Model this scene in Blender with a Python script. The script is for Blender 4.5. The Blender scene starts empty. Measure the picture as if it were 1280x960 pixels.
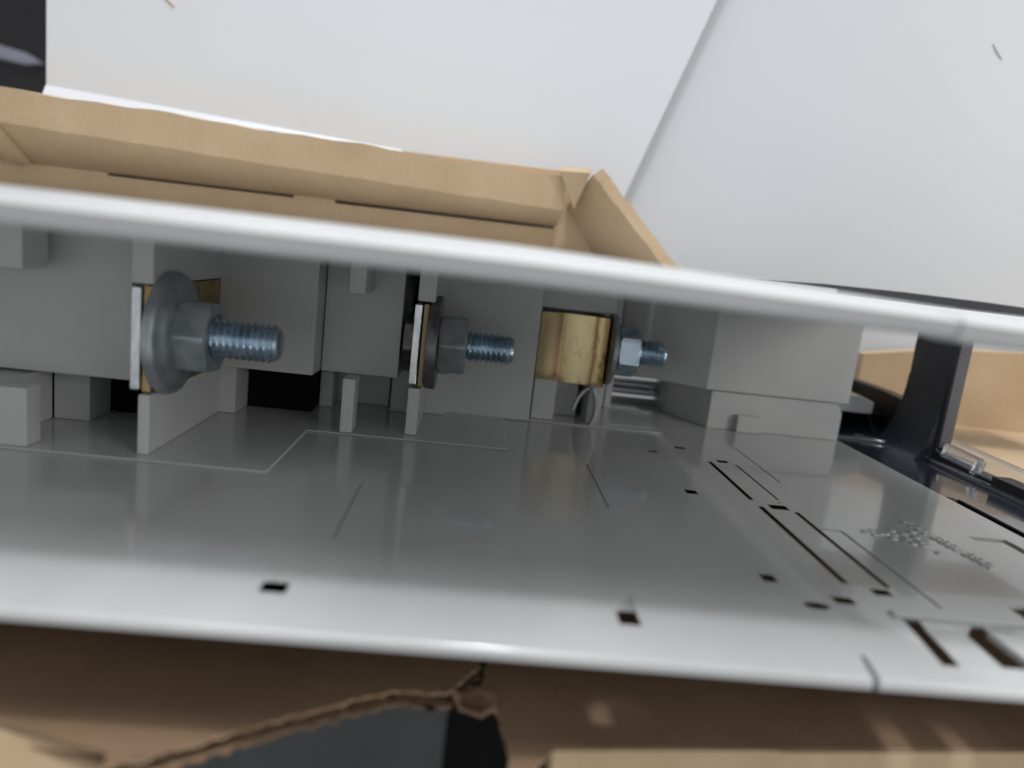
import bpy, bmesh, math, random
from mathutils import Vector, Matrix
random.seed(7)
S = bpy.context.scene
COL = S.collection
H = 246.0                      # camera height (mm) above the carton floor

# ------------------------------------------------------------------ camera
# place axes: x along the housing, y across it, d = depth below the lens (all mm)
FPX = 900.0
dd = Vector((-40/FPX, 164/FPX, 1.0)).normalized()          # depth axis in lens terms (right, up, forward)
dx = Vector((1, -.105, 0)); dx.z = -(dx.x*dd.x + dx.y*dd.y)/dd.z; dx.normalize()
_u = Vector((-dd.x, -dd.y, dd.z)).cross(Vector((dx.x, dx.y, -dx.z)))
du = Vector((_u.x, _u.y, -_u.z))
cam_d = bpy.data.cameras.new('camera'); cam = bpy.data.objects.new('camera', cam_d); COL.objects.link(cam)
m = Matrix(((dx.x, dx.y, -dx.z, 0), (du.x, du.y, -du.z, 0), (-dd.x, -dd.y, dd.z, H/1000), (0, 0, 0, 1)))
cam.matrix_world = m
cam_d.sensor_width = 36; cam_d.sensor_fit = 'HORIZONTAL'; cam_d.lens = 36*FPX/1280
cam_d.clip_start = .004; cam_d.clip_end = 30
cam_d.dof.use_dof = True; cam_d.dof.focus_distance = .168; cam_d.dof.aperture_fstop = 10.0
S.camera = cam
S.view_settings.view_transform = 'Standard'; S.view_settings.look = 'None'
S.view_settings.exposure = 0.28; S.view_settings.gamma = 1.0
S.render.engine = 'CYCLES'
S.cycles.max_bounces = 10; S.cycles.diffuse_bounces = 6; S.cycles.glossy_bounces = 5
S.cycles.sample_clamp_indirect = 6
# ------------------------------------------------------------------ light
W = bpy.data.worlds.new('World'); S.world = W; W.use_nodes = True
bg = W.node_tree.nodes['Background']
bg.inputs[0].default_value = (.96, .98, 1.0, 1); bg.inputs[1].default_value = .40

def P(x, y, d):
    return Vector((x, y, H - d))*.001

def area(name, at, to, size, watts, col):
    l = bpy.data.lights.new(name, 'AREA'); l.shape = 'DISK'; l.size = size; l.energy = watts; l.color = col
    o = bpy.data.objects.new(name, l); COL.objects.link(o)
    o.location = P(*at); o.rotation_euler = (P(*to) - P(*at)).to_track_quat('-Z', 'Y').to_euler()
    return o
area('window_lamp', (80, 1250, -215), (20, 0, 100), .13, 5.8, (.98, .985, 1.0))
area('ceiling_lamp', (-100, 1300, -160), (0, 0, 120), .85, 8.5, (.95, .975, 1.0))
area('front_lamp', (950, 380, -680), (40, -40, 150), .5, 3.0, (1, .985, .96))

# ------------------------------------------------------------------ materials
def nt(name):
    mt = bpy.data.materials.new(name); mt.use_nodes = True
    n = mt.node_tree.nodes; return mt, n, mt.node_tree.links, n['Principled BSDF']

def coords(n, l, scale):
    tc = n.new('ShaderNodeTexCoord'); mp = n.new('ShaderNodeMapping')
    mp.inputs['Scale'].default_value = scale
    l.new(tc.outputs['Object'], mp.inputs[0]); return mp

def mixcol(n, l, fac, a, b):
    r = n.new('ShaderNodeValToRGB'); r.color_ramp.elements[0].color = (*a, 1); r.color_ramp.elements[1].color = (*b, 1)
    l.new(fac, r.inputs[0]); return r

def surf(name, a, b, rough, metal=0, nscale=60, stretch=(1, 1, 1), bump=.02, bscale=900, lo=.35, hi=.65, rvar=.08, spec=None, coat=0):
    mt, n, l, p = nt(name)
    mp = coords(n, l, stretch)
    t = n.new('ShaderNodeTexNoise'); t.inputs['Scale'].default_value = nscale; t.inputs['Detail'].default_value = 5
    l.new(mp.outputs[0], t.inputs[0])
    r = mixcol(n, l, t.outputs[0], a, b); r.color_ramp.elements[0].position = lo; r.color_ramp.elements[1].position = hi
    l.new(r.outputs[0], p.inputs['Base Color'])
    p.inputs['Metallic'].default_value = metal
    mr = n.new('ShaderNodeMapRange'); mr.inputs[3].default_value = rough - rvar; mr.inputs[4].default_value = rough + rvar
    l.new(t.outputs[0], mr.inputs[0]); l.new(mr.outputs[0], p.inputs['Roughness'])
    if spec is not None: p.inputs['Specular IOR Level'].default_value = spec
    if coat: p.inputs['Coat Weight'].default_value = coat
    if bump:
        t2 = n.new('ShaderNodeTexNoise'); t2.inputs['Scale'].default_value = bscale; t2.inputs['Detail'].default_value = 4
        l.new(mp.outputs[0], t2.inputs[0])
        bp = n.new('ShaderNodeBump'); bp.inputs['Strength'].default_value = bump; bp.inputs['Distance'].default_value = .001
        l.new(t2.outputs[0], bp.inputs['Height']); l.new(bp.outputs[0], p.inputs['Normal'])
    return mt

M = {}
M['plastic'] = surf('grey_plastic', (.53, .54, .53), (.60, .61, .60), .34, nscale=35, bump=.05, bscale=1500)
M['wallplastic'] = surf('grey_plastic_wall', (.44, .45, .445), (.56, .565, .56), .15, nscale=16, bump=.03, bscale=110, rvar=.09, stretch=(1.6, 1, .6), coat=.35)
M['lippl'] = surf('grey_plastic_lip', (.54, .55, .55), (.59, .60, .60), .42, nscale=30, bump=.04, bscale=700)
M['zinc'] = surf('zinc_plated_steel', (.42, .55, .66), (.64, .76, .86), .26, metal=1, nscale=300, bump=.05, bscale=2000)
M['zincdull'] = surf('dull_zinc', (.36, .40, .43), (.50, .54, .57), .45, metal=.85, nscale=350, bump=.08, bscale=2500)
M['darksteel'] = surf('dark_washer_steel', (.16, .15, .15), (.26, .25, .25), .45, metal=.9, nscale=400, bump=.1, bscale=2500)
M['silver'] = surf('silvered_copper', (.62, .66, .70), (.88, .90, .92), .28, metal=1, nscale=500, stretch=(1, .4, 1), bump=.12, bscale=1800)
M['brassdark'] = surf('tarnished_brass', (.30, .19, .09), (.55, .40, .2), .4, metal=.9, nscale=300, bump=.1, bscale=2500)
M['navy'] = surf('dark_navy_plastic', (.012, .014, .022), (.02, .023, .034), .16, nscale=40, bump=.015, bscale=500, rvar=.04, spec=.9, coat=.6)
M['post'] = surf('navy_black_satin', (.016, .017, .024), (.024, .026, .036), .36, nscale=40, bump=.02, bscale=700, spec=.35)
M['postlit'] = surf('lit_post_plastic', (.085, .08, .09), (.105, .10, .11), .4, nscale=50, bump=.03, bscale=800)  # post plastic made paler to paint the shine on its front
M['chrome'] = surf('bright_spring_steel', (.80, .82, .85), (.88, .90, .92), .16, metal=1, nscale=100, bump=.02, rvar=.05)
M['blackpl'] = surf('black_plastic', (.008, .008, .011), (.014, .014, .018), .42, nscale=60, bump=.03)
M['recess'] = surf('recess_black', (.006, .006, .006), (.01, .01, .01), .75, nscale=60, bump=.02, spec=.06)  # flat black standing in for shade in the recesses
M['white'] = surf('white_laminate', (.64, .66, .69), (.67, .69, .72), .36, nscale=6, bump=.01, bscale=300)
M['white2'] = surf('white_tabletop', (.60, .62, .645), (.635, .655, .68), .4, nscale=5, bump=.015, bscale=400)
M['grey'] = surf('slate_grey_paint', (.045, .05, .05), (.06, .066, .066), .6, nscale=20, bump=.02)
M['floor'] = surf('dark_floor', (.004, .004, .004), (.008, .007, .007), .7, nscale=12, bump=.02, spec=.08)
M['case'] = surf('black_gloss', (.008, .007, .010), (.012, .011, .015), .22, nscale=20, bump=.01)
M['casehi'] = surf('violet_grey_sheen', (.20, .19, .25), (.26, .25, .31), .4, nscale=20, bump=.01)

def clear_mat():
    mt, n, l, p = nt('clear_polycarbonate')
    p.inputs['Base Color'].default_value = (.93, .95, .98, 1); p.inputs['Roughness'].default_value = .06
    p.inputs['Transmission Weight'].default_value = .92; p.inputs['IOR'].default_value = 1.5
    return mt
M['clear'] = clear_mat()

def brass_mat():
    """yellow passivated plate: brown bands across it, fine vertical scratches, dark specks"""
    mt, n, l, p = nt('yellow_brass')
    mp = coords(n, l, (1, 1, 1))
    sx = n.new('ShaderNodeSeparateXYZ'); l.new(mp.outputs[0], sx.inputs[0])
    t = n.new('ShaderNodeTexNoise'); t.inputs['Scale'].default_value = 90; l.new(mp.outputs[0], t.inputs[0])
    a = n.new('ShaderNodeMath'); a.operation = 'MULTIPLY_ADD'; a.inputs[1].default_value = .0022; l.new(t.outputs[0], a.inputs[0]); l.new(sx.outputs[0], a.inputs[2])
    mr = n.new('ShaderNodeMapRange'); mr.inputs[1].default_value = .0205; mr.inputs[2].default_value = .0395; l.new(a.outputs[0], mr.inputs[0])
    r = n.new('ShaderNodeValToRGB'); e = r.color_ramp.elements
    e[0].position = 0; e[0].color = (.22, .18, .10, 1); e[1].position = 1; e[1].color = (.34, .22, .11, 1)  # dark left end: the fold's shade put into the colour
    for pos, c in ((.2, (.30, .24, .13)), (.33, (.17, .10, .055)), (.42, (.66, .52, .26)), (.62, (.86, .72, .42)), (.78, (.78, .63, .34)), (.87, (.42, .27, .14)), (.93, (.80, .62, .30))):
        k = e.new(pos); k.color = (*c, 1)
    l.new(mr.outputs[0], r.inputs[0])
    mp2 = coords(n, l, (1, .3, 1)); t2 = n.new('ShaderNodeTexNoise'); t2.inputs['Scale'].default_value = 1100; l.new(mp2.outputs[0], t2.inputs[0])
    t3 = n.new('ShaderNodeTexNoise'); t3.inputs['Scale'].default_value = 420; t3.inputs['Detail'].default_value = 9; t3.inputs['Roughness'].default_value = .72; mp3 = coords(n, l, (1.3, .5, 1)); l.new(mp3.outputs[0], t3.inputs[0])
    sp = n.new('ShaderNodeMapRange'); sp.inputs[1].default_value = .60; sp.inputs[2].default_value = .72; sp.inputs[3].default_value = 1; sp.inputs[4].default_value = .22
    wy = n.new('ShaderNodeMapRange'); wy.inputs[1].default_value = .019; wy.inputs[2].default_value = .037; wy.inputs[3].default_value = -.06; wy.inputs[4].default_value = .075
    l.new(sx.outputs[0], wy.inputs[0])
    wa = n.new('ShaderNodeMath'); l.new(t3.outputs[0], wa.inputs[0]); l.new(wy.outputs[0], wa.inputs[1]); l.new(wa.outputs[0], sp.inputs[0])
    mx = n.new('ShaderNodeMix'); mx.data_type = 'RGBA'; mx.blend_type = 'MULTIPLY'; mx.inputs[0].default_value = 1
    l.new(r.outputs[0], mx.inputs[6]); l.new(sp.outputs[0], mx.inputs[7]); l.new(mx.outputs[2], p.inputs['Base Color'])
    p.inputs['Metallic'].default_value = 1.0
    rr = n.new('ShaderNodeMapRange'); rr.inputs[3].default_value = .24; rr.inputs[4].default_value = .38; l.new(t2.outputs[0], rr.inputs[0]); l.new(rr.outputs[0], p.inputs['Roughness'])
    bp = n.new('ShaderNodeBump'); bp.inputs['Strength'].default_value = .035; bp.inputs['Distance'].default_value = .001
    l.new(t2.outputs[0], bp.inputs['Height']); l.new(bp.outputs[0], p.inputs['Normal'])
    return mt
M['brass'] = brass_mat()

def card_mat(name, a, b, c):
    """kraft liner: fibres, faint flute lines, worn smudges"""
    mt, n, l, p = nt(name)
    mp = coords(n, l, (1, 1, 1))
    t = n.new('ShaderNodeTexNoise'); t.inputs['Scale'].default_value = 45; t.inputs['Detail'].default_value = 7; l.new(mp.outputs[0], t.inputs[0])
    r = mixcol(n, l, t.outputs[0], a, b); r.color_ramp.elements[0].position = .3; r.color_ramp.elements[1].position = .7
    mp2 = coords(n, l, (1, .15, .15)); t2 = n.new('ShaderNodeTexNoise'); t2.inputs['Scale'].default_value = 1600; l.new(mp2.outputs[0], t2.inputs[0])
    t3 = n.new('ShaderNodeTexNoise'); t3.inputs['Scale'].default_value = 14; t3.inputs['Detail'].default_value = 3; l.new(mp.outputs[0], t3.inputs[0])
    mr = n.new('ShaderNodeMapRange'); mr.inputs[1].default_value = .58; mr.inputs[2].default_value = .75; mr.inputs[3].default_value = 0; mr.inputs[4].default_value = .55
    l.new(t3.outputs[0], mr.inputs[0])
    mx = n.new('ShaderNodeMix'); mx.data_type = 'RGBA'; l.new(mr.outputs[0], mx.inputs[0]); l.new(r.outputs[0], mx.inputs[6]); mx.inputs[7].default_value = (*c, 1)
    t4 = n.new('ShaderNodeTexNoise'); t4.inputs['Scale'].default_value = 700; t4.inputs['Detail'].default_value = 3; l.new(mp.outputs[0], t4.inputs[0])
    fl = n.new('ShaderNodeMapRange'); fl.inputs[1].default_value = .60; fl.inputs[2].default_value = .70; fl.inputs[4].default_value = .14; l.new(t4.outputs[0], fl.inputs[0])
    mx3 = n.new('ShaderNodeMix'); mx3.data_type = 'RGBA'; l.new(fl.outputs[0], mx3.inputs[0]); l.new(mx.outputs[2], mx3.inputs[6]); mx3.inputs[7].default_value = (c[0]*.6, c[1]*.55, c[2]*.5, 1); mx = mx3
    mx2 = n.new('ShaderNodeMix'); mx2.data_type = 'RGBA'; mx2.blend_type = 'MULTIPLY'; mx2.inputs[0].default_value = .08
    l.new(mx.outputs[2], mx2.inputs[6]); l.new(t2.outputs[0], mx2.inputs[7])
    l.new(mx2.outputs[2], p.inputs['Base Color']); p.inputs['Roughness'].default_value = .85; p.inputs['Specular IOR Level'].default_value = .2
    w = n.new('ShaderNodeTexWave'); w.inputs['Scale'].default_value = 45; w.inputs['Distortion'].default_value = .6; w.bands_direction = 'X'
    l.new(mp.outputs[0], w.inputs[0])
    ad = n.new('ShaderNodeMath'); ad.operation = 'MULTIPLY_ADD'; ad.inputs[1].default_value = .35; l.new(w.outputs[1], ad.inputs[0]); l.new(t2.outputs[0], ad.inputs[2])
    bp = n.new('ShaderNodeBump'); bp.inputs['Strength'].default_value = .12; bp.inputs['Distance'].default_value = .001
    l.new(ad.outputs[0], bp.inputs['Height']); l.new(bp.outputs[0], p.inputs['Normal'])
    return mt
M['card'] = card_mat('kraft_cardboard', (.49, .355, .22), (.56, .42, .275), (.42, .30, .185))
M['cardedge'] = card_mat('torn_kraft_fibre', (.56, .41, .26), (.66, .50, .33), (.5, .37, .23))
M['cardshade'] = card_mat('shaded_kraft_liner', (.20, .13, .08), (.26, .17, .105), (.17, .11, .068))  # same kraft, with the deep shade of the near wall darkened into it

# ------------------------------------------------------------------ mesh helpers (all points in mm: x, y, d)
def link(o, parent=None):
    COL.objects.link(o)
    if parent is not None: o.parent = parent
    return o

ORG = {}
def thing(name, at, label, cat):
    o = bpy.data.objects.new(name, None); o.empty_display_size = .01; link(o)
    o.location = P(*at); o['label'] = label; o['category'] = cat; ORG[o.name] = P(*at); return o

def root_org(parent):
    while parent is not None and parent.parent is not None: parent = parent.parent
    return ORG.get(parent.name, Vector((0, 0, 0))) if parent is not None else Vector((0, 0, 0))

def obj(name, bm, mat, parent=None, bevel=0, smooth=40, seg=2, label=None, kind=None, wn=False):
    og = root_org(parent)
    bmesh.ops.recalc_face_normals(bm, faces=bm.faces)
    for v in bm.verts: v.co = v.co - og
    if bevel:
        bmesh.ops.remove_doubles(bm, verts=bm.verts, dist=1e-7)
        es = [e for e in bm.edges if len(e.link_faces) == 2 and e.calc_face_angle(0) > .5]
        bmesh.ops.bevel(bm, geom=es, offset=bevel*.001, segments=seg, affect='EDGES', profile=.5, clamp_overlap=True)
    me = bpy.data.meshes.new(name); bm.to_mesh(me); bm.free()
    if smooth:
        me.shade_smooth(); me.set_sharp_from_angle(angle=math.radians(smooth))
    me.materials.append(M[mat] if isinstance(mat, str) else mat)
    o = bpy.data.objects.new(name, me); link(o, parent)
    if bevel or wn:
        md = o.modifiers.new('weighted', 'WEIGHTED_NORMAL'); md.keep_sharp = True
    if label: o['label'] = label
    if kind: o['kind'] = kind
    return o

def box(bm, x0, x1, y0, y1, d0, d1):
    v = [bm.verts.new(P(x, y, d)) for x in (x0, x1) for y in (y0, y1) for d in (d0, d1)]
    for q in ((0, 1, 3, 2), (4, 6, 7, 5), (0, 4, 5, 1), (2, 3, 7, 6), (0, 2, 6, 4), (1, 5, 7, 3)):
        bm.faces.new([v[i] for i in q])

def prism(bm, poly, lo, hi, axis):
    """poly of 2-D points extruded along axis: 'x' (y,d), 'y' (x,d), 'd' (x,y)"""
    f = {'x': lambda a, t: P(t, a[0], a[1]), 'y': lambda a, t: P(a[0], t, a[1]), 'd': lambda a, t: P(a[0], a[1], t)}[axis]
    A = [bm.verts.new(f(p, lo)) for p in poly]; B = [bm.verts.new(f(p, hi)) for p in poly]
    n = len(poly)
    bm.faces.new(A); bm.faces.new(B[::-1])
    for i in range(n): bm.faces.new((A[i], B[i], B[(i+1) % n], A[(i+1) % n]))

def hexa(bm, a, b):
    """solid between two polygons of 3-D points"""
    A = [bm.verts.new(P(*p)) for p in a]; B = [bm.verts.new(P(*p)) for p in b]; n = len(a)
    bm.faces.new(A); bm.faces.new(B[::-1])
    for i in range(n): bm.faces.new((A[i], B[i], B[(i+1) % n], A[(i+1) % n]))

def lathe(bm, prof, c, n=48, rot=0):
    """revolve (x, r) about the x axis through c=(y,d)"""
    rows = []
    for x, r in prof:
        rows.append([bm.verts.new(P(x, c[0] + r*math.cos(2*math.pi*k/n + rot), c[1] + r*math.sin(2*math.pi*k/n + rot))) for k in range(n)])
    for a, b in zip(rows, rows[1:]):
        for k in range(n): bm.faces.new((a[k], a[(k+1) % n], b[(k+1) % n], b[k]))
    bm.faces.new(rows[0]); bm.faces.new(rows[-1][::-1])

def tube(bm, pts, r, n=10):
    rows = []
    V = [P(*p) for p in pts]
    for i, p in enumerate(V):
        t = (V[min(i+1, len(V)-1)] - V[max(i-1, 0)]).normalized()
        a = t.cross(Vector((0, 1, 0.01))).normalized(); b = t.cross(a)
        rows.append([bm.verts.new(p + (a*math.cos(2*math.pi*k/n) + b*math.sin(2*math.pi*k/n))*r*.001) for k in range(n)])
    for a, b in zip(rows, rows[1:]):
        for k in range(n): bm.faces.new((a[k], a[(k+1) % n], b[(k+1) % n], b[k]))
    bm.faces.new(rows[0]); bm.faces.new(rows[-1][::-1])

def NB(): return bmesh.new()

def cut(bm, cutter):
    """boolean difference -> bmesh"""
    out = []
    for b in (bm, cutter):
        bmesh.ops.recalc_face_normals(b, faces=b.faces)
        for v in b.verts: v.co = v.co*1000
        me = bpy.data.meshes.new('tmp'); b.to_mesh(me); b.free()
        o = bpy.data.objects.new('tmp', me); COL.objects.link(o); out.append(o)
    md = out[0].modifiers.new('b', 'BOOLEAN'); md.operation = 'DIFFERENCE'; md.object = out[1]; md.solver = 'EXACT'; md.use_self = True
    bpy.context.view_layer.update()
    dg = bpy.context.evaluated_depsgraph_get()
    me = bpy.data.meshes.new_from_object(out[0].evaluated_get(dg))
    r = bmesh.new(); r.from_mesh(me)
    for o in out:
        k = o.data; bpy.data.objects.remove(o); bpy.data.meshes.remove(k)
    bpy.data.meshes.remove(me)
    for v in r.verts: v.co = v.co*.001
    return r

# ------------------------------------------------------------------ the setting
bm = NB(); box(bm, -138, 900, -138, 900, 264.0, 290)
t = obj('tabletop', bm, 'white2', bevel=1); t['kind'] = 'structure'
bm = NB(); box(bm, -3000, 3000, -3000, 3000, 1010, 1030)
t = obj('floor', bm, 'floor'); t['kind'] = 'structure'

# white board lying on the table, its left edge hanging over the dark
wb = thing('white_board', (-40, 120, 263.9), 'flat white board lying behind the carton, its slanted right edge meeting the paler grey tabletop', 'board')
bm = NB(); prism(bm, [(-148.4, 14), (45, 14), (48.7, 25.6), (71, 93.6), (160, 365), (-148.4, 420)], 258.2, 263.8, 'd')
obj('panel', bm, 'white', wb, bevel=.8)
bm = NB()
hexa(bm, [(-148, 37.9, 258.1), (-30, 31.4, 258.1), (-30, 30.9, 258.1), (-148, 34.4, 258.1)], [(-148, 37.9, 257.8), (-30, 31.4, 258.0), (-30, 30.9, 257.9), (-148, 34.0, 255.6)])
obj('edge_strip', bm, 'white', wb, bevel=.2)
bm = NB(); tube(bm, [(-113.1, 71.9, 258.0), (-111.0, 70.4, 257.9), (-109.2, 68.8, 258.0), (-107.6, 67.4, 258.1)], .35, 6)
fb = obj('cardboard_fibre', bm, 'cardedge'); fb['label'] = 'tiny brown paper fibre lying on the white board near its top left'; fb['category'] = 'paper scrap'
bm = NB(); tube(bm, [(172.0, 92.6, 263.9), (174.0, 90.2, 263.8), (176.4, 88.0, 263.9)], .12, 6)
fb = obj('grey_hair', bm, 'grey'); fb['label'] = 'short thin grey hair on the white tabletop at the upper right'; fb['category'] = 'hair'

# dark case far left below the board
bc = thing('black_case', (-340, 80, 620), 'glossy black case with a violet grey highlight painted along its edge, beyond the white board', 'case')
bm = NB(); box(bm, -520, -250, -40, 300, 505, 1009)
obj('body', bm, 'case', bc, bevel=6)
bm = NB(); hexa(bm, [(-520, 128, 500), (-300, 91.5, 500), (-289, 86, 500), (-300, 84, 500), (-520, 108, 500)], [(-520, 128, 506), (-300, 91.5, 506), (-289, 86, 506), (-300, 84, 506), (-520, 108, 506)])
obj('sheen', bm, 'casehi', bc, bevel=1.5)  # glossy edge highlight painted as a paler violet strip
# grey panel beneath the torn carton
gp = thing('grey_cabinet', (-100, -380, 900), 'slate grey cabinet top seen through the torn gap of the carton', 'cabinet')
bm = NB(); box(bm, -420, 10.5, -520, -190, 420, 1009)
obj('body', bm, 'grey', gp, bevel=2)
bm = NB(); box(bm, -424, 8.5, -524, -186, 416, 419.8)
obj('top_panel', bm, 'grey', gp, bevel=1)

# ------------------------------------------------------------------ carton
ct = thing('cardboard_carton', (0, 0, 252), 'open brown cardboard carton with a torn side, holding the grey switch housing', 'carton')
bm = NB(); prism(bm, [(-240, -62), (138, -62), (138, -26), (47, -26), (47, -6), (28.5, 17.5), (28.5, 30), (-240, 30)], 250, 254, 'd')
c = NB(); box(c, -124, -63.5, 10.9, 12.6, 245, 258); box(c, -50, 24, 10.7, 12.2, 245, 258)
obj('base', cut(bm, c), 'card', ct)
# far side: folded double wall with a lit top; slightly wavy
def rim(x):
    t = (x + 146.0)/174.0
    w = .35*math.sin(x*.11) + .25*math.sin(x*.31 + 1)
    return (21.95 - 5.75*t + .3*w, 232 + 6*t), (31.9 - 5.7*t + w, 231 + 5*t)
bm = NB(); rows = []
for i in range(61):
    x = -235 + i*(260/60)
    a, b = rim(x)
    rows.append([bm.verts.new(P(x, *p)) for p in ((11.8, 249.8), a, b, (b[0] + 2.5, 257.5), (11.8, 257.5))])
for p, q in zip(rows, rows[1:]):
    for k in range(5): bm.faces.new((p[k], p[(k+1) % 5], q[(k+1) % 5], q[k]))
bm.faces.new(rows[0]); bm.faces.new(rows[-1][::-1])
obj('far_wall', bm, 'card', ct, bevel=0, smooth=30)
# crease tab at the far left of the folded wall
bm = NB(); hexa(bm, [(-154, 12.6, 248.5), (-147.2, 12.6, 248.5), (-147.2, 22.2, 232), (-154, 22.3, 232)], [(-154, 11.4, 247.6), (-147.2, 11.4, 247.6), (-147.2, 21.0, 231), (-154, 21.2, 231)])
obj('corner_tab', bm, 'card', ct, bevel=.3)
# right end flap, leaning out, with a torn pale rim
bm = NB(); L1 = []; L2 = []
for i in range(25):
    t = i/24
    b0 = Vector((27.5, 18.5, 250)).lerp(Vector((46, -6, 250)), t)
    t0 = Vector((32.2, 27.6, 231)).lerp(Vector((63.5, -1.5, 236)), t)
    t0.y += .22*math.sin(i*.9) + random.uniform(-.15, .15)
    L1.append([b0, t0]); L2.append([b0 + Vector((3.4, 2.6, 3)), t0 + Vector((2.8, 2.3, -.4))])
V1 = [[bm.verts.new(P(*p)) for p in r] for r in L1]; V2 = [[bm.verts.new(P(*p)) for p in r] for r in L2]
for i in range(24):
    for (a, b) in (((V1, 0), (V1, 1)), ((V2, 1), (V2, 0)), ((V2, 0), (V1, 0))):
        bm.faces.new((a[0][i][a[1]], a[0][i+1][a[1]], b[0][i+1][b[1]], b[0][i][b[1]]))
bm.faces.new((V1[0][0], V1[0][1], V2[0][1], V2[0][0])); bm.faces.new((V1[24][0], V2[24][0], V2[24][1], V1[24][1]))
fl = obj('end_flap', bm, 'card', ct)
bm = NB()
for i in range(24):
    a, b = L1[i][1], L1[i+1][1]; a2, b2 = L2[i][1], L2[i+1][1]
    hexa(bm, [a, b, b2, a2], [a + Vector((.1, .1, -.9 - .5*random.random())), b + Vector((.1, .1, -.9)), b2 + Vector((0, 0, -.8)), a2 + Vector((0, 0, -.8))])
obj('torn_rim', bm, 'cardedge', fl)
bm = NB(); hexa(bm, [(21.9, 28.0, 232.5), (31.6, 28.2, 230), (28.4, 16.8, 236)], [(22.4, 29.9, 238), (32.8, 30.2, 236), (29.0, 18, 246)])
obj('corner_fold', bm, 'card', ct, bevel=.4)
# end panel standing beyond the open right end, and the lit flap in front of it
bm = NB(); prism(bm, [(143.8, -44), (143.8, -20), (155, -18.2), (164, -16.8), (185, -14.6), (205, -13.2), (430, -6), (430, -44)], 256.5, 261, 'd')
obj('end_panel', bm, 'card', ct, bevel=.5)
bm = NB(); prism(bm, [(-43.2, 256.4), (-44.5, 150), (-49, 150), (-48, 256.4)], 147.5, 430, 'x')
obj('end_flap', bm, 'card', ct, bevel=.5)
# near side wall: two liners and the fluting between, torn through in the middle
YN = -62.0; KN = 62/58            # the tear was surveyed on a nearer plane: scale it
tearL = [(-34.2, 70.2), (-30, 71.9), (-26.5, 74.4), (-22.9, 76.7), (-18, 79.9), (-13.9, 82.3), (-9, 85.3), (-4.5, 87.4), (-1.0, 87.2), (1.9, 87.7), (4.2, 91.5), (6.2, 94.5)]
def jag(pts, amp, n=4):
    out = []; pts = [(a*KN, b*KN) for a, b in pts]
    for (a, b) in zip(pts, pts[1:]):
        for k in range(n):
            t = k/n
            out.append((a[0] + (b[0]-a[0])*t + random.uniform(-amp, amp), a[1] + (b[1]-a[1])*t + random.uniform(-amp, amp)))
    out.append(pts[-1]); return out
def sheet(name, edge, close, y, th, mat, parent, wav=0):
    bm = NB(); prism(bm, edge + close, y, y - th, 'y'); return obj(name, bm, mat, parent, smooth=0)
closeL = [(6.9, 249.5), (-240, 249.5), (-240, 84), (-60, 80.5), (-51.4, 80.4), (-37, 77)]
nl = sheet('near_wall', jag(tearL, .3, 8), closeL, YN, .5, 'cardshade', ct)
sheet('outer_liner', [(x + random.uniform(-.2, .4), d - .4 + random.uniform(-.5, .4)) for x, d in jag(tearL, .45, 7)], closeL, YN - 1.9, .35, 'cardshade', nl)
bm = NB(); prev = None
e0 = tearL[0][0]
for i in range(150):
    x = -36 + i*(42/149)
    for (a, b) in zip([(p*KN, q*KN) for p, q in tearL], [(p*KN, q*KN) for p, q in tearL[1:]]):
        if a[0] <= x <= b[0]: dt = a[1] + (b[1]-a[1])*(x - a[0])/(b[0]-a[0]); break
    else: dt = 78
    y = YN - 1.2 + .65*math.sin(x*2*math.pi/5.2)
    cur = [bm.verts.new(P(x, y, dt + .6)), bm.verts.new(P(x, y, 140))]
    if prev: bm.faces.new((prev[0], cur[0], cur[1], prev[1]))
    prev = cur
obj('fluting', bm, 'cardshade', nl, smooth=60)
# pale frayed bead along the tear
bm = NB(); tube(bm, [(x, YN - .25 + random.uniform(-.2, .2), d + random.uniform(-.3, .15)) for x, d in jag(tearL, .3, 7)], .085, 5)
obj('frayed_edge', bm, 'cardedge', nl)
tearR = [(7.2, 96), (6.6, 91), (6.3, 88.5), (7.2, 86), (8.6, 85.1), (9.2, 81.5), (9.8, 77.5), (10.0, 74), (11.5, 73.6), (13.8, 76.8), (15.2, 78.3)]
closeR = [(22, 79.0), (27.5, 80), (29.8, 83.0), (33, 82.2), (36, 81.0), (46.1, 81.4), (81.2, 85.1), (260, 104), (260, 249.5), (7.4, 249.5)]
nr = sheet('near_wall', jag(tearR, .15, 3), [(x*KN, d*KN) for x, d in closeR[:2] + [(27.6, 80.3)] + closeR[4:8]] + [(280, 112), (280, 249.5), (8, 249.5)], YN - .6, .6, 'cardshade', ct)
bm = NB(); tube(bm, [(x, YN - .8, d + random.uniform(-.2, .1)) for x, d in jag(tearR, .25, 6)], .085, 5)
obj('frayed_edge', bm, 'cardedge', nr)
# curled scrap of liner hanging in the gap
bm = NB(); rows = []
for i in range(9):
    t = i/8
    w = [(1.9 + .6*t, -57.6 - .8*t, 87.9 - .2*t), (3.6, -59.4 - 1.3*math.sin(t*3), 89.6 - 3.2*t), (6.0 + .5*t, -58.6 - 1.0*math.sin(t*2.5), 90.4 - 6.0*t), (8.4, -58.3, 88 - 2.8*t)]
    w = [tuple(c*KN for c in p) for p in w]
    rows.append([bm.verts.new(P(*p)) for p in w])
for a, b in zip(rows, rows[1:]):
    for k in range(3): bm.faces.new((a[k], a[k+1], b[k+1], b[k]))
sc_ = obj('torn_scrap', bm, 'cardshade', ct)
md = sc_.modifiers.new('solid', 'SOLIDIFY'); md.thickness = .0005
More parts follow.
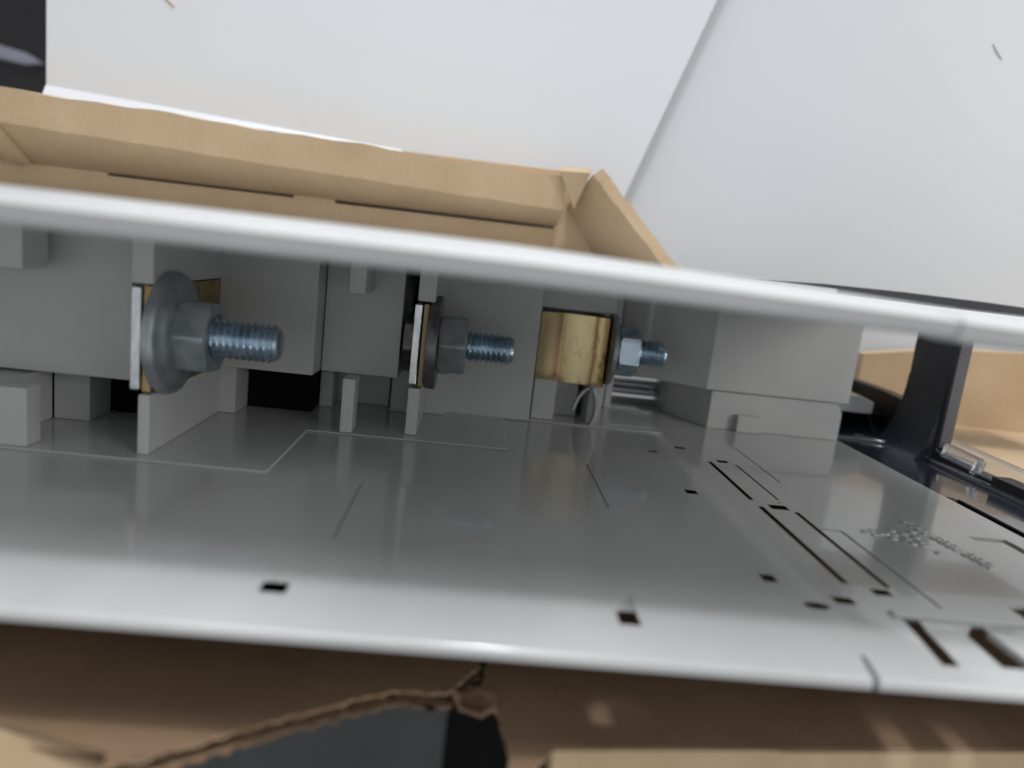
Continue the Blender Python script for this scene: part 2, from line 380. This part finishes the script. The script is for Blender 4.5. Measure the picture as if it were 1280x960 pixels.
# outer flaps folded away from the rim, catching the light
def kn(pts): return [tuple(c*KN for c in p) for p in pts]
bm = NB(); hexa(bm, kn([(15.0, -58.4, 78.2), (46, -58.4, 81.4), (81.2, -58.4, 85.1), (260, -58.4, 104), (260, -150, 84), (17, -150, 60)]),
                    kn([(15.0, -59.4, 81.6), (46, -59.4, 84.8), (81.2, -59.4, 88.5), (260, -59.4, 107), (260, -150, 87.5), (17, -150, 63.5)]))
obj('outer_flap', bm, 'card', ct, bevel=.5)
bm = NB(); hexa(bm, kn([(-240, -58.4, 84), (-90, -58.4, 78), (-48.1, -58.4, 75.2), (-36, -58.4, 73.4), (-31.5, -59.4, 73.2), (-40, -150, 54), (-240, -150, 62)]),
                    kn([(-240, -59.4, 87.4), (-90, -59.4, 81.4), (-48.1, -59.4, 78.6), (-36, -59.4, 76.6), (-31.5, -60.4, 75.2), (-40, -150, 57.5), (-240, -150, 65.5)]))
obj('outer_flap', bm, 'card', ct, bevel=.5)

# ------------------------------------------------------------------ switch housing
hs = thing('switch_housing', (0, -22, 246), 'light grey plastic switch housing lying on its back in the carton, three bolts inside', 'switch housing')
FY = -45.0
# lower side wall with slots, a rolled lip and a raised stepped field
nose = [(FY, 245), (FY, 94)]
for i in range(1, 15):                                   # gentle fall towards the lip
    t = i/14; nose.append((FY - .75*t**2.2, 94 - 14.6*t))
for i in range(1, 10):                                   # rolled edge
    t = i/9*math.pi*.5; nose.append((FY - .75 - .7*(1 - math.cos(t)), 79.4 - .9*math.sin(t)))
nose += [(FY - 2.2, 78.5), (FY - 2.5, 78.9), (FY - 2.5, 93.5), (FY - 2.2, 94.4), (FY - .75, 95), (FY - .7, 245)]
def through(c, x0, x1, d0, d1):
    """snap slot whose far and right walls are relieved underneath"""
    k = d1/45*1.1; kx = x1/45*1.1
    def rc(y, t): return [(x0 + min(0, kx)*t, y, d0), (x1 + max(0, kx)*t, y, d0), (x1 + max(0, kx)*t, y, d1 + k*t), (x0 + min(0, kx)*t, y, d1 + k*t)]
    hexa(c, rc(FY + 1, -1), rc(FY - 4, 4))
def lower(x0, x1):
    b = NB(); prism(b, nose, x0, x1, 'x'); return b
bm = lower(-170, 117.9)
c = NB()
hexa(c, [(53.0, FY - 6, 74), (54.0, FY - 6, 74), (54.0, FY + 2, 74), (53.0, FY + 2, 74)], [(54.2, FY - 6, 83.5), (54.9, FY - 6, 83.5), (54.9, FY + 2, 83.5), (54.2, FY + 2, 83.5)])
for (x0, x1, d0, d1) in ((-23.4, -20.1, 86.4, 88.8), (23.1, 25.9, 85.9, 89.0), (48.3, 50.6, 176.9, 179.7), (49.0, 51.5, 144.6, 147.1), (49.3, 51.6, 103, 105.6)):
    through(c, x0, x1, d0, d1)
# ramped gutters leading into the two lip slots, and shallow field grooves
hexa(c, [(23.4, FY + 1, 89.2), (26.0, FY + 1, 89.2), (26.2, FY + 1, 96)], [(23.4, FY - 1.2, 88), (26.0, FY - 1.2, 88), (26.2, FY + .3, 97)])
hexa(c, [(-23.2, FY + 1, 88.8), (-20.3, FY + 1, 88.8), (-20.4, FY + 1, 92.5)], [(-23.2, FY - .6, 88), (-20.3, FY - .6, 88), (-20.2, FY + .2, 93.5)])
box(c, 29.35, 29.75, FY - .5, FY + 2, 130.4, 159.8); box(c, -17.8, -17.45, FY - .3, FY + 2, 104, 131); box(c, -64.9, -64.5, FY - .3, FY + 2, 76, 98)
for (x0, x1, d0, d1) in ((57.0, 59.9, 183.3, 185.6), (58.2, 61.4, 97.4, 99.6), (65.4, 68.2, 173.2, 175.4), (62.5, 63.6, 144.4, 173), (65.6, 69.5, 139.6, 142.3), (62.8, 64.0, 105, 140.4), (66.6, 69.6, 101.6, 103.8)):
    through(c, x0, x1, d0, d1)
for (x0, x1, d0, d1, dep) in ((62.6, 65.6, 175.0, 175.7, .5), (64.8, 69.4, 143.9, 144.7, .9), (62.6, 66, 142.6, 143.3, .7), (75.7, 76.15, 160, 191, .4), (70.8, 75.6, 129.4, 130.2, .7), (75.1, 75.7, 98.8, 130, .7), (104.2, 112.2, 131.8, 134.0, 1.6), (110.3, 112.4, 100, 133, 1.6)):
    box(c, x0, x1, FY - dep, FY + 2, d0, d1)
# oval hole and latch pocket at the lip with two through slots
n = 14
def oval(y, s): return [(54.4 + 1.3*s + (2.0 + 0*s)*math.cos(2*math.pi*k/n), y, 95.9 + 2.2*s + 1.1*math.sin(2*math.pi*k/n)) for k in range(n)]
hexa(c, oval(FY + 1, -1), oval(FY - 4, 4))
box(c, 66.2, 112, FY - 1.3, FY + 2, 83.2, 93.4)
for q in ([(66.3, 94), (68.7, 94), (66.9, 82.6), (65.0, 82.6)], [(76.4, 93.6), (78.3, 93.6), (77.6, 84), (75.0, 84)]):
    hexa(c, [(x - (1 if i in (1, 2) else 0), FY + 1, d - (1 if i < 2 else 0)) for i, (x, d) in enumerate(q)], [(x + (4.5 if i in (1, 2) else 0), FY - 4, d + (5 if i < 2 else 0)) for i, (x, d) in enumerate(q)])
box(c, 88, 92, FY - 4, FY + 2, 97.5, 102.5)
c2_ = NB(); through(c2_, 69.4, 69.9, 146.2, 172.6); through(c2_, 69.9, 70.9, 104.8, 138.8)
lo = lr = obj('lower_side_wall', cut(cut(bm, c), c2_), 'wallplastic', hs, smooth=0)
# pocket trims
bm = NB(); box(bm, 65.2, 112, FY + .02, FY + .5, 94.4, 95.9); box(bm, 78.6, 83.5, FY - 1.28, FY - .2, 84, 93)
obj('latch_rim', bm, 'wallplastic', lr, bevel=.15)
# raised stepped field (three steps, one for each pole)
bm = NB(); prism(bm, [(-165, 131), (-35.3, 131.4), (-35.3, 163.8), (11.4, 164.5), (11.4, 197.2), (57.5, 198.5), (57.5, 238), (-165, 238)], FY + .02, FY + .42, 'y')
obj('stepped_field', bm, 'wallplastic', lo, bevel=.22, seg=1)
# embossed, unreadable moulding marks: rings and short bars
bm = NB()
def ring(x, d, rx, rd, w=.35, n=12):
    a = [(x + rx*math.cos(2*math.pi*k/n), d + rd*math.sin(2*math.pi*k/n)) for k in range(n)]
    b = [(x + (rx-w)*math.cos(2*math.pi*k/n), d + (rd-w)*math.sin(2*math.pi*k/n)) for k in range(n)]
    A = [bm.verts.new(P(p[0], FY - .1, p[1])) for p in a]; A2 = [bm.verts.new(P(p[0], FY + .32, p[1])) for p in a]
    B = [bm.verts.new(P(p[0], FY - .1, p[1])) for p in b]; B2 = [bm.verts.new(P(p[0], FY + .32, p[1])) for p in b]
    for k in range(n):
        j = (k+1) % n
        bm.faces.new((A[k], A[j], A2[j], A2[k])); bm.faces.new((A2[k], A2[j], B2[j], B2[k])); bm.faces.new((B2[k], B2[j], B[j], B[k]))
for i in range(12):
    d = 138.5 - i*1.95; x = 94.2 + i*.3
    k = i % 4
    if k == 3: box(bm, x - 1.3, x + 1.3, FY - .1, FY + .32, d - .25, d + .25)
    else:
        ring(x, d, 1.35, .78)
        if k == 1: box(bm, x - .2, x + .2, FY - .1, FY + .32, d - .7, d + .7)
for (x, d) in ((80.8, 131), (82.0, 129.4), (83.6, 130.2), (85.2, 128.2), (87.2, 127.2), (86.6, 130.4), (89.6, 125.6), (90.6, 122.8), (88.4, 128.8), (82.6, 131.8), (85.0, 130.6), (88.0, 126.2), (90.2, 127.4), (91.0, 130.2), (89.4, 131.6), (92.0, 133.2), (87.4, 132.6)):
    ring(x, d, .8, .5, .3, 8)
bb = NB(); box(bb, -27, -16, FY - 3.6, FY - 2.9, 83, 104); obj('slot_light_block', bb, 'recess', lo)  # unseen plate added to block light through the left lip slot
obj('embossed_marks', bm, 'wallplastic', lr, smooth=30)

# upper side wall with its lip, split the same way
def upper(xs, dy):
    """the lip thins and sags a little towards the right"""
    b = NB(); rows = []
    for x in xs:
        t = max(0, min(1, (x - 4)/60)); top = -1.75*t**1.15; und = -.9*t - dy
        pr = [(1.5 + top, 245), (1.5 + top, 95), (1.42 + top, 90), (1.0 + top*.97, 85), (.35 + top*.9, 81.4), (-.15 + top*.8, 80.4), (-.5 + top*.7, 80.1), (-2.3 + und, 80.9), (-2.75 + und, 81.8), (-2.9 + und, 83.4), (-2.9 + und, 86), (-2.3 + und, 90), (-1.9, 94), (-1.5 - .5*t, 245)]
        rows.append([b.verts.new(P(x, *p)) for p in pr])
    n = len(rows[0])
    for p, q in zip(rows, rows[1:]):
        for k in range(n): b.faces.new((p[k], p[(k+1) % n], q[(k+1) % n], q[k]))
    b.faces.new(rows[0]); b.faces.new(rows[-1][::-1])
    return b
obj('upper_side_wall', upper([-170, 4, 12, 20, 28, 36, 46, 55.7], 0), 'lippl', hs, smooth=35)
obj('upper_side_wall', upper([56.1, 60, 64, 80, 118], .35), 'lippl', hs, smooth=35)

# back wall with one opening (x 48..66)
bm = NB(); box(bm, -170, 47.5, FY, -1.5, 240, 245); box(bm, 66, 118, FY, -1.5, 240, 245); box(bm, 47.5, 66, -33.4, -1.5, 240, 245)
obj('back_wall', bm, 'plastic', hs)
bm = NB(); box(bm, -171, -168, FY, -1.5, 84, 240); obj('end_wall', bm, 'plastic', hs)

T = -1.5; LY = -33.0                    # ceiling and ledge heights of the blocks
def block(poly, y0, y1, name='pole_block', bv=.35, label=None):
    b = NB(); prism(b, poly, y0, y1, 'y'); return obj(name, b, 'plastic', hs, bevel=bv, label=label)
def rect(x0, x1, d0, d1): return [(x0, d0), (x1, d0), (x1, d1), (x0, d1)]
block(rect(-168, -98.2, 141, 239.5), LY, T)
block(rect(-98, -66.8, 145, 239.5), LY, T)
block(rect(-58.9, -36.3, 170, 239.5), LY, T)
block(rect(-36.1, -17.2, 178, 239.5), LY, T)
block(rect(-12, 18.5, 197, 239.5), FY + .3, T)
block(rect(18.7, 41.0, 207.5, 239.5), -13.2, T)
block(rect(41.2, 47.8, 230.5, 239.5), -33.6, T)
block([(73, 213), (118, 213), (118, 239.5), (48, 239.5), (48, 230.3)], LY + .1, T)
# lower half of the end block, its front right corner rounded
b = NB()
pr = [(75.2, FY + .02)] + [(117.2, FY + .02), (117.2, -37)] + [(117.2 - 4 + 4*math.cos(a), -37.2 + 4*math.sin(a)) for a in (.35, .75, 1.2, 1.57)] + [(75.2, -33.2)]
prism(b, pr, 214.2, 239.5, 'd'); obj('end_block', b, 'plastic', hs, bevel=.3)
b = NB(); prism(b, [(75.1, 214.2), (75.1, 239.4), (66.2, 239.4), (66.2, 233.5), (67.0, 231.5)], FY + .02, -33.2, 'y'); obj('end_block', b, 'plastic', hs, bevel=.3)
b = NB(); prism(b, [(83.7, FY + .02), (91.5, FY + .02), (91.5, -39.7), (83.7, -39.7)], 211.8, 214.1, 'd'); obj('rib', b, 'plastic', hs, bevel=.4)
# panels behind the ledges
for (x0, x1, d0) in ((-59.8, -54.6, 172), (-86, -78.7, 153), (-38.2, -34.9, 189), (-35.6, -20.9, 197), (-19.8, -14.8, 191.2), (-11.6, -5.1, 192.5), (19.2, 25.6, 200.5), (25.8, 33.2, 209), (42.3, 44.6, 227.2), (45.2, 47.3, 228)):
    b = NB(); box(b, x0, x1, FY + .5, LY - .03 if x0 < 40 else -33.7, d0, d0 + 9 if x0 < -60 else 239); obj('panel', b, 'plastic', hs, bevel=.15)
# ribs standing on the lower wall
for (x0, x1, d0, d1, y1) in ((-60.5, -58.3, 134.4, 172, LY), (-98, -79.2, 132.2, 136.8, LY - .5), (-98, -86.2, 136.9, 153, LY - .5), (-28.3, -25.4, 164.6, 170.5, -31.8), (-13.5, -10.7, 168.1, 192, LY - .1), (35.2, 37.4, 200.5, 232, LY - .6)):
    b = NB(); box(b, x0, x1, FY + .44 if x0 < 20 else FY + .44, y1, d0, d1); obj('rib', b, 'plastic', hs, bevel=.35)
for (x0, x1, d0, d1, y0) in ((-62, -58, 134, 171, -12.4), (-110, -80.9, 134, 142, -12.2), (-28.4, -24.6, 164.2, 178, -12.2), (-13.1, -9.0, 167.8, 197, -12.5)):
    b = NB(); box(b, x0, x1, y0, T + .2, d0, d1); obj('rib', b, 'plastic', hs, bevel=.35)
# black blocks added to stand in for the shade deep inside the recesses
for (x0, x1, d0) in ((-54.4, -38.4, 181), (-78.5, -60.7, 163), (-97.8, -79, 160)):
    b = NB(); box(b, x0, x1, FY + .5, LY - .05, d0, d0 + 6); obj('recess_shade', b, 'recess', hs, bevel=.2)
# white snap rails glimpsed through the back opening
b = NB(); box(b, 47.6, 65.9, FY, -33.5, 246.5, 247.2); obj('snap_rail', b, 'chrome', hs)
b = NB(); lathe(b, [(47.8, 3.3), (65.8, 3.3)], (-35.9, 243.0), 24); obj('snap_rail', b, 'chrome', hs)
b = NB(); lathe(b, [(47.8, 2.6), (65.8, 2.6)], (-42.4, 243.0), 24); obj('snap_rail', b, 'chrome', hs)

# ------------------------------------------------------------------ terminals
def thread(x0, x1, c, r=3.85, pitch=1.25, depth=.76, n=36):
    """helical external thread about x"""
    bm = NB(); per = 8; rows = []
    turns = (x1 - x0 - 1.0)/pitch; N = int(turns*per)
    for i in range(N + 1):
        x = x0 + i*pitch/per; row = []
        for k in range(n):
            ph = ((x - x0)/pitch + k/n) % 1.0
            h = abs(ph - .5)*2
            h = min(1, max(0, (h - .1)/.78))
            rr = r - depth*h
            row.append(bm.verts.new(P(x, c[0] + rr*math.cos(2*math.pi*k/n), c[1] + rr*math.sin(2*math.pi*k/n))))
        rows.append(row)
    xe = x0 + N*pitch/per
    for (ddx, rr) in ((.15, r - .75), (.75, r - .95), (1.0, r - 1.5), (1.02, .4)):
        rows.append([bm.verts.new(P(xe + ddx, c[0] + rr*math.cos(2*math.pi*k/n), c[1] + rr*math.sin(2*math.pi*k/n))) for k in range(n)])
    for a, b in zip(rows, rows[1:]):
        for k in range(n): bm.faces.new((a[k], a[(k+1) % n], b[(k+1) % n], b[k]))
    bm.faces.new(rows[0]); bm.faces.new(rows[-1][::-1])
    return bm

def hexnut(x0, x1, c, af=13.0, rot=0):
    """hexagon with turned (chamfered) ends: boolean-free, built from a radial limit"""
    bm = NB(); n = 72; rows = []
    R = af/2/math.cos(math.pi/6)
    def hexr(a): 
        t = ((a - rot) % (math.pi/3)) - math.pi/6
        return af/2/math.cos(t)
    L = x1 - x0
    for t, lim in ((0, af/2*.96), (.0, af/2*1.0), (.16, R*.955), (.45, R*1.02), (L - .75, R*1.02), (L - .28, R*.95), (L - .02, af/2*.99), (L, af/2*.72), (L - .5, 4.1)):
        row = []
        for k in range(n):
            a = 2*math.pi*k/n
            rr = min(hexr(a), lim)
            row.append(bm.verts.new(P(x0 + t, c[0] + rr*math.cos(a), c[1] + rr*math.sin(a))))
        rows.append(row)
    for a, b in zip(rows, rows[1:]):
        for k in range(n): bm.faces.new((a[k], a[(k+1) % n], b[(k+1) % n], b[k]))
    bm.faces.new(rows[0]); bm.faces.new(rows[-1][::-1])
    return bm

def plate(x0, x1, y0, y1, d0, d1): b = NB(); box(b, x0, x1, y0, y1, d0, d1); return b
# terminal 1 (nearest, left)
c1 = (-21.9, 141.2)
t1 = obj('terminal', plate(-62.0, -60.2, -32.2, -13.0, 134.2, 160), 'silver', hs, bevel=.35, label='left terminal with a domed zinc washer')
obj('brass_plate', plate(-60.1, -58.4, -32.6, -12.6, 134.8, 169.8), 'brassdark', t1, bevel=.3)
b = NB(); lathe(b, [(-58.35, 4.2), (-58.35, 11.2), (-58.1, 11.7), (-57.0, 11.85), (-56.3, 11.6), (-56.0, 10.9), (-56.0, 9.9), (-55.3, 9.0), (-54.9, 8.0), (-54.8, 4.2)], c1, 72); obj('washer', b, 'zincdull', t1, smooth=50)
obj('nut', hexnut(-55.0, -48.8, c1, rot=math.pi/6 + .06), 'zincdull', t1, smooth=25)
obj('bolt', thread(-49.8, -36.6, c1), 'zinc', t1, smooth=35)
# terminal 2 (middle)
c2 = (-22.5, 174.2)
t2 = obj('terminal', plate(-13.6, -11.8, -32.3, -13.2, 168.0, 194), 'silver', hs, bevel=.35, label='middle terminal with a bright silver front edge')
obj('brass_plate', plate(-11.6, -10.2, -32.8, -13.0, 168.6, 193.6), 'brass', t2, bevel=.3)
b = NB(); lathe(b, [(-10.1, 4.2), (-10.1, 11.1), (-10.0, 11.3), (-7.7, 11.3), (-7.55, 11.1), (-7.55, 4.2)], c2, 72); obj('washer', b, 'darksteel', t2, smooth=50)
obj('nut', hexnut(-7.5, -.8, c2, rot=math.pi/6 + .02), 'zincdull', t2, smooth=25)
obj('bolt', thread(-2.0, 10.8, c2), 'zinc', t2, smooth=35)
obj('bolt_head', hexnut(-16.4, -13.7, (c2[0] - .5, 181), af=11, rot=.2), 'darksteel', t2, smooth=25)
# terminal 3 (right, deepest): a bent brass strip faces the lens
c3 = (-23.2, 207.0)
b = NB()
path = [(19.3, 203.4), (20.2, 203.9), (25.6, 207.0), (26.6, 207.2), (27.6, 206.9), (35.5, 205.3), (35.6, 204.7), (38.3, 203.9), (39.0, 203.9), (39.5, 204.5), (39.6, 206), (39.6, 226)]
back = [(19.2, 205.0), (20.0, 205.6), (25.3, 208.6), (26.6, 208.9), (27.8, 208.5), (35.8, 206.9), (36.2, 206.2), (37.6, 205.9), (37.8, 206.4), (37.9, 208), (37.9, 226)]
prism(b, path + back[::-1], -34.2, -14.2, 'y')
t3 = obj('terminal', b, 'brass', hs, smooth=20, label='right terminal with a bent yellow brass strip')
b = NB(); lathe(b, [(39.8, 4.2), (39.8, 10.2), (39.9, 10.4), (41.0, 10.4), (41.1, 10.2), (41.1, 4.2)], c3, 64); obj('washer', b, 'zincdull', t3, smooth=50)
b = NB(); lathe(b, [(41.15, 4.2), (41.15, 7.0), (42.2, 7.0), (42.2, 4.2)], c3, 48); obj('spring_washer', b, 'darksteel', t3, smooth=50)
obj('nut', hexnut(42.2, 48.3, c3, rot=.08), 'zinc', t3, smooth=25)
obj('bolt', thread(47.2, 57.1, c3), 'zinc', t3, smooth=35)
# forked steel spring clip under terminal 3
b = NB()
for pts in ([(34.6, -33.9), (33.2, -35.1), (32.0, -37), (31.2, -39.2), (30.8, -41)], [(36.0, -33.9), (37.0, -36), (37.7, -38.8), (37.6, -41.5), (36.9, -43.8), (36.3, -45)]):
    w = .42 if pts[0][0] < 35 else .62
    L = [(p[0] - w, p[1]) for p in pts]; R = [(p[0] + w, p[1]) for p in pts]
    prism(b, L + R[::-1], 198.6, 200.2, 'd')
obj('spring_clip', b, 'zincdull', hs, bevel=.12)

# ------------------------------------------------------------------ dark hinged cover at the right end
b = NB()
prism(b, [(118.1, 244), (118.1, 163), (121.2, 161.8), (121.2, 84), (139.1, 84), (139.1, 244)], FY - 3, FY - .18, 'y')
cv = obj('cover', b, 'navy', hs, bevel=.3, label='dark navy plastic cover frame at the right end')
# raised rolled ridge
pts = [(118.4, FY - .3, 221.5), (126, FY - .1, 221), (131, FY, 219.6)] + [(131 + 7*math.sin(a), FY, 212.5 + 7*math.cos(a)) for a in (.4, .8, 1.2, 1.57)] + [(138, FY, d) for d in (200, 180, 160, 140, 110, 84)]
b = NB(); tube(b, pts, 1.2, 12); obj('ridge', b, 'navy', cv, smooth=80)
# side wall with the handle post: one outline in the y-d plane
poly = [(-47.5, 84), (-44.2, 84), (-43.4, 165), (-42.6, 196), (-41.2, 199.6), (-2.0, 199.2), (-2.0, 219.6), (-13, 219.8), (-22, 219.6), (-27, 219.9), (-30.5, 220.8), (-30.3, 224), (-29.8, 232), (-29.6, 255), (-47.5, 255)]
b = NB(); prism(b, poly, 139.2, 143.4, 'x'); po = obj('handle_post', b, 'post', cv, bevel=.3, smooth=30)
# flared foot of the post on the inner side
b = NB(); rows = []
for i in range(9):
    a = i/8*math.pi/2
    x = 139.1 - 6.5*(1 - math.sin(a)); y = -45.6 + 24*(1 - math.cos(a))
    rows.append([b.verts.new(P(x, y, 200.5)), b.verts.new(P(x, y, 219.5 + 5.3*(1 - math.sin(a)))), b.verts.new(P(139.25, y, 219.5)), b.verts.new(P(139.25, y, 200.5))])
for p, q in zip(rows, rows[1:]):
    for k in range(4): b.faces.new((p[k], p[(k+1) % 4], q[(k+1) % 4], q[k]))
b.faces.new(rows[0]); b.faces.new(rows[-1][::-1])
obj('post_foot', b, 'post', cv, smooth=50)
# rear rail of the cover deck, pale latch on it
b = NB(); prism(b, [(FY - .2, 222.3), (-43.6, 225), (-41.5, 229.5), (-38.6, 236), (-38.0, 243.8), (FY - .2, 243.8)], 118.2, 139.1, 'x'); obj('rear_rail', b, 'navy', cv, bevel=.4, smooth=60)
b = NB(); hexa(b, [(117, -34.4, 222), (121.5, -31.2, 222), (126.4, -31.4, 223), (132.6, -33.2, 224), (132.4, -37.0, 224), (126, -36.9, 223), (119, -36.6, 222)],
                  [(117, -34.4, 228), (121.5, -31.2, 229), (126.4, -30.8, 230), (132.6, -32.4, 230), (132.4, -37.0, 230), (126, -36.9, 229), (119, -36.6, 228)])
obj('latch', b, 'wallplastic', cv, bevel=.4)
b = NB(); box(b, 118.5, 138.8, -37.8, -37.1, 226.5, 243.5); obj('latch_support', b, 'recess', cv, bevel=.2)
b = NB(); box(b, 139.7, 143.2, -40.8, -2.3, 198.9, 199.6); obj('post_lit_face', b, 'postlit', cv, bevel=.25)  # front of the post, its shine painted as a paler face
# dark upper wall of the cover, just proud of the grey one
b = NB(); prism(b, [(80, 1.6), (88, 1.95), (100, 2.55), (125, 2.9), (150, 2.75), (175, 2.2), (190, 1.7), (190, -.6), (119, -.6), (119, 1.5), (80, 1.5)], 208, 236, 'd'); obj('upper_wall', b, 'navy', cv, bevel=.1)
# clear window strip clipped along the side wall
b = NB(); hexa(b, [(142.9, -43.3, 205), (147, -43.3, 205), (147, -38.2, 205), (142.9, -38.2, 205)], [(142.9, -43.2, 110), (147, -43.2, 110), (147, -40.9, 110), (142.9, -40.9, 110)])
cs = obj('clear_strip', b, 'clear', cv, bevel=.4)
b = NB()
hexa(b, [(139.6, -43.0, 184), (142.8, -43.0, 184), (142.8, -39.6, 184), (140.6, -39.6, 184)], [(139.0, -42.8, 197), (142.8, -42.8, 197), (142.8, -39.0, 200), (140.6, -39.0, 198)])
hexa(b, [(138.4, -43.6, 181), (140.6, -43.0, 181), (141.4, -39.8, 181), (139.6, -40.0, 181)], [(138.4, -43.4, 183.2), (140.6, -43.0, 183.4), (141.4, -39.6, 183.4), (139.6, -39.8, 183.2)])
obj('clear_clip', b, 'clear', cv, bevel=.25)
b = NB(); box(b, 137.6, 142.9, -44.6, -41.4, 100, 173.5); obj('clamp_bar', b, 'blackpl', cv, bevel=.25)
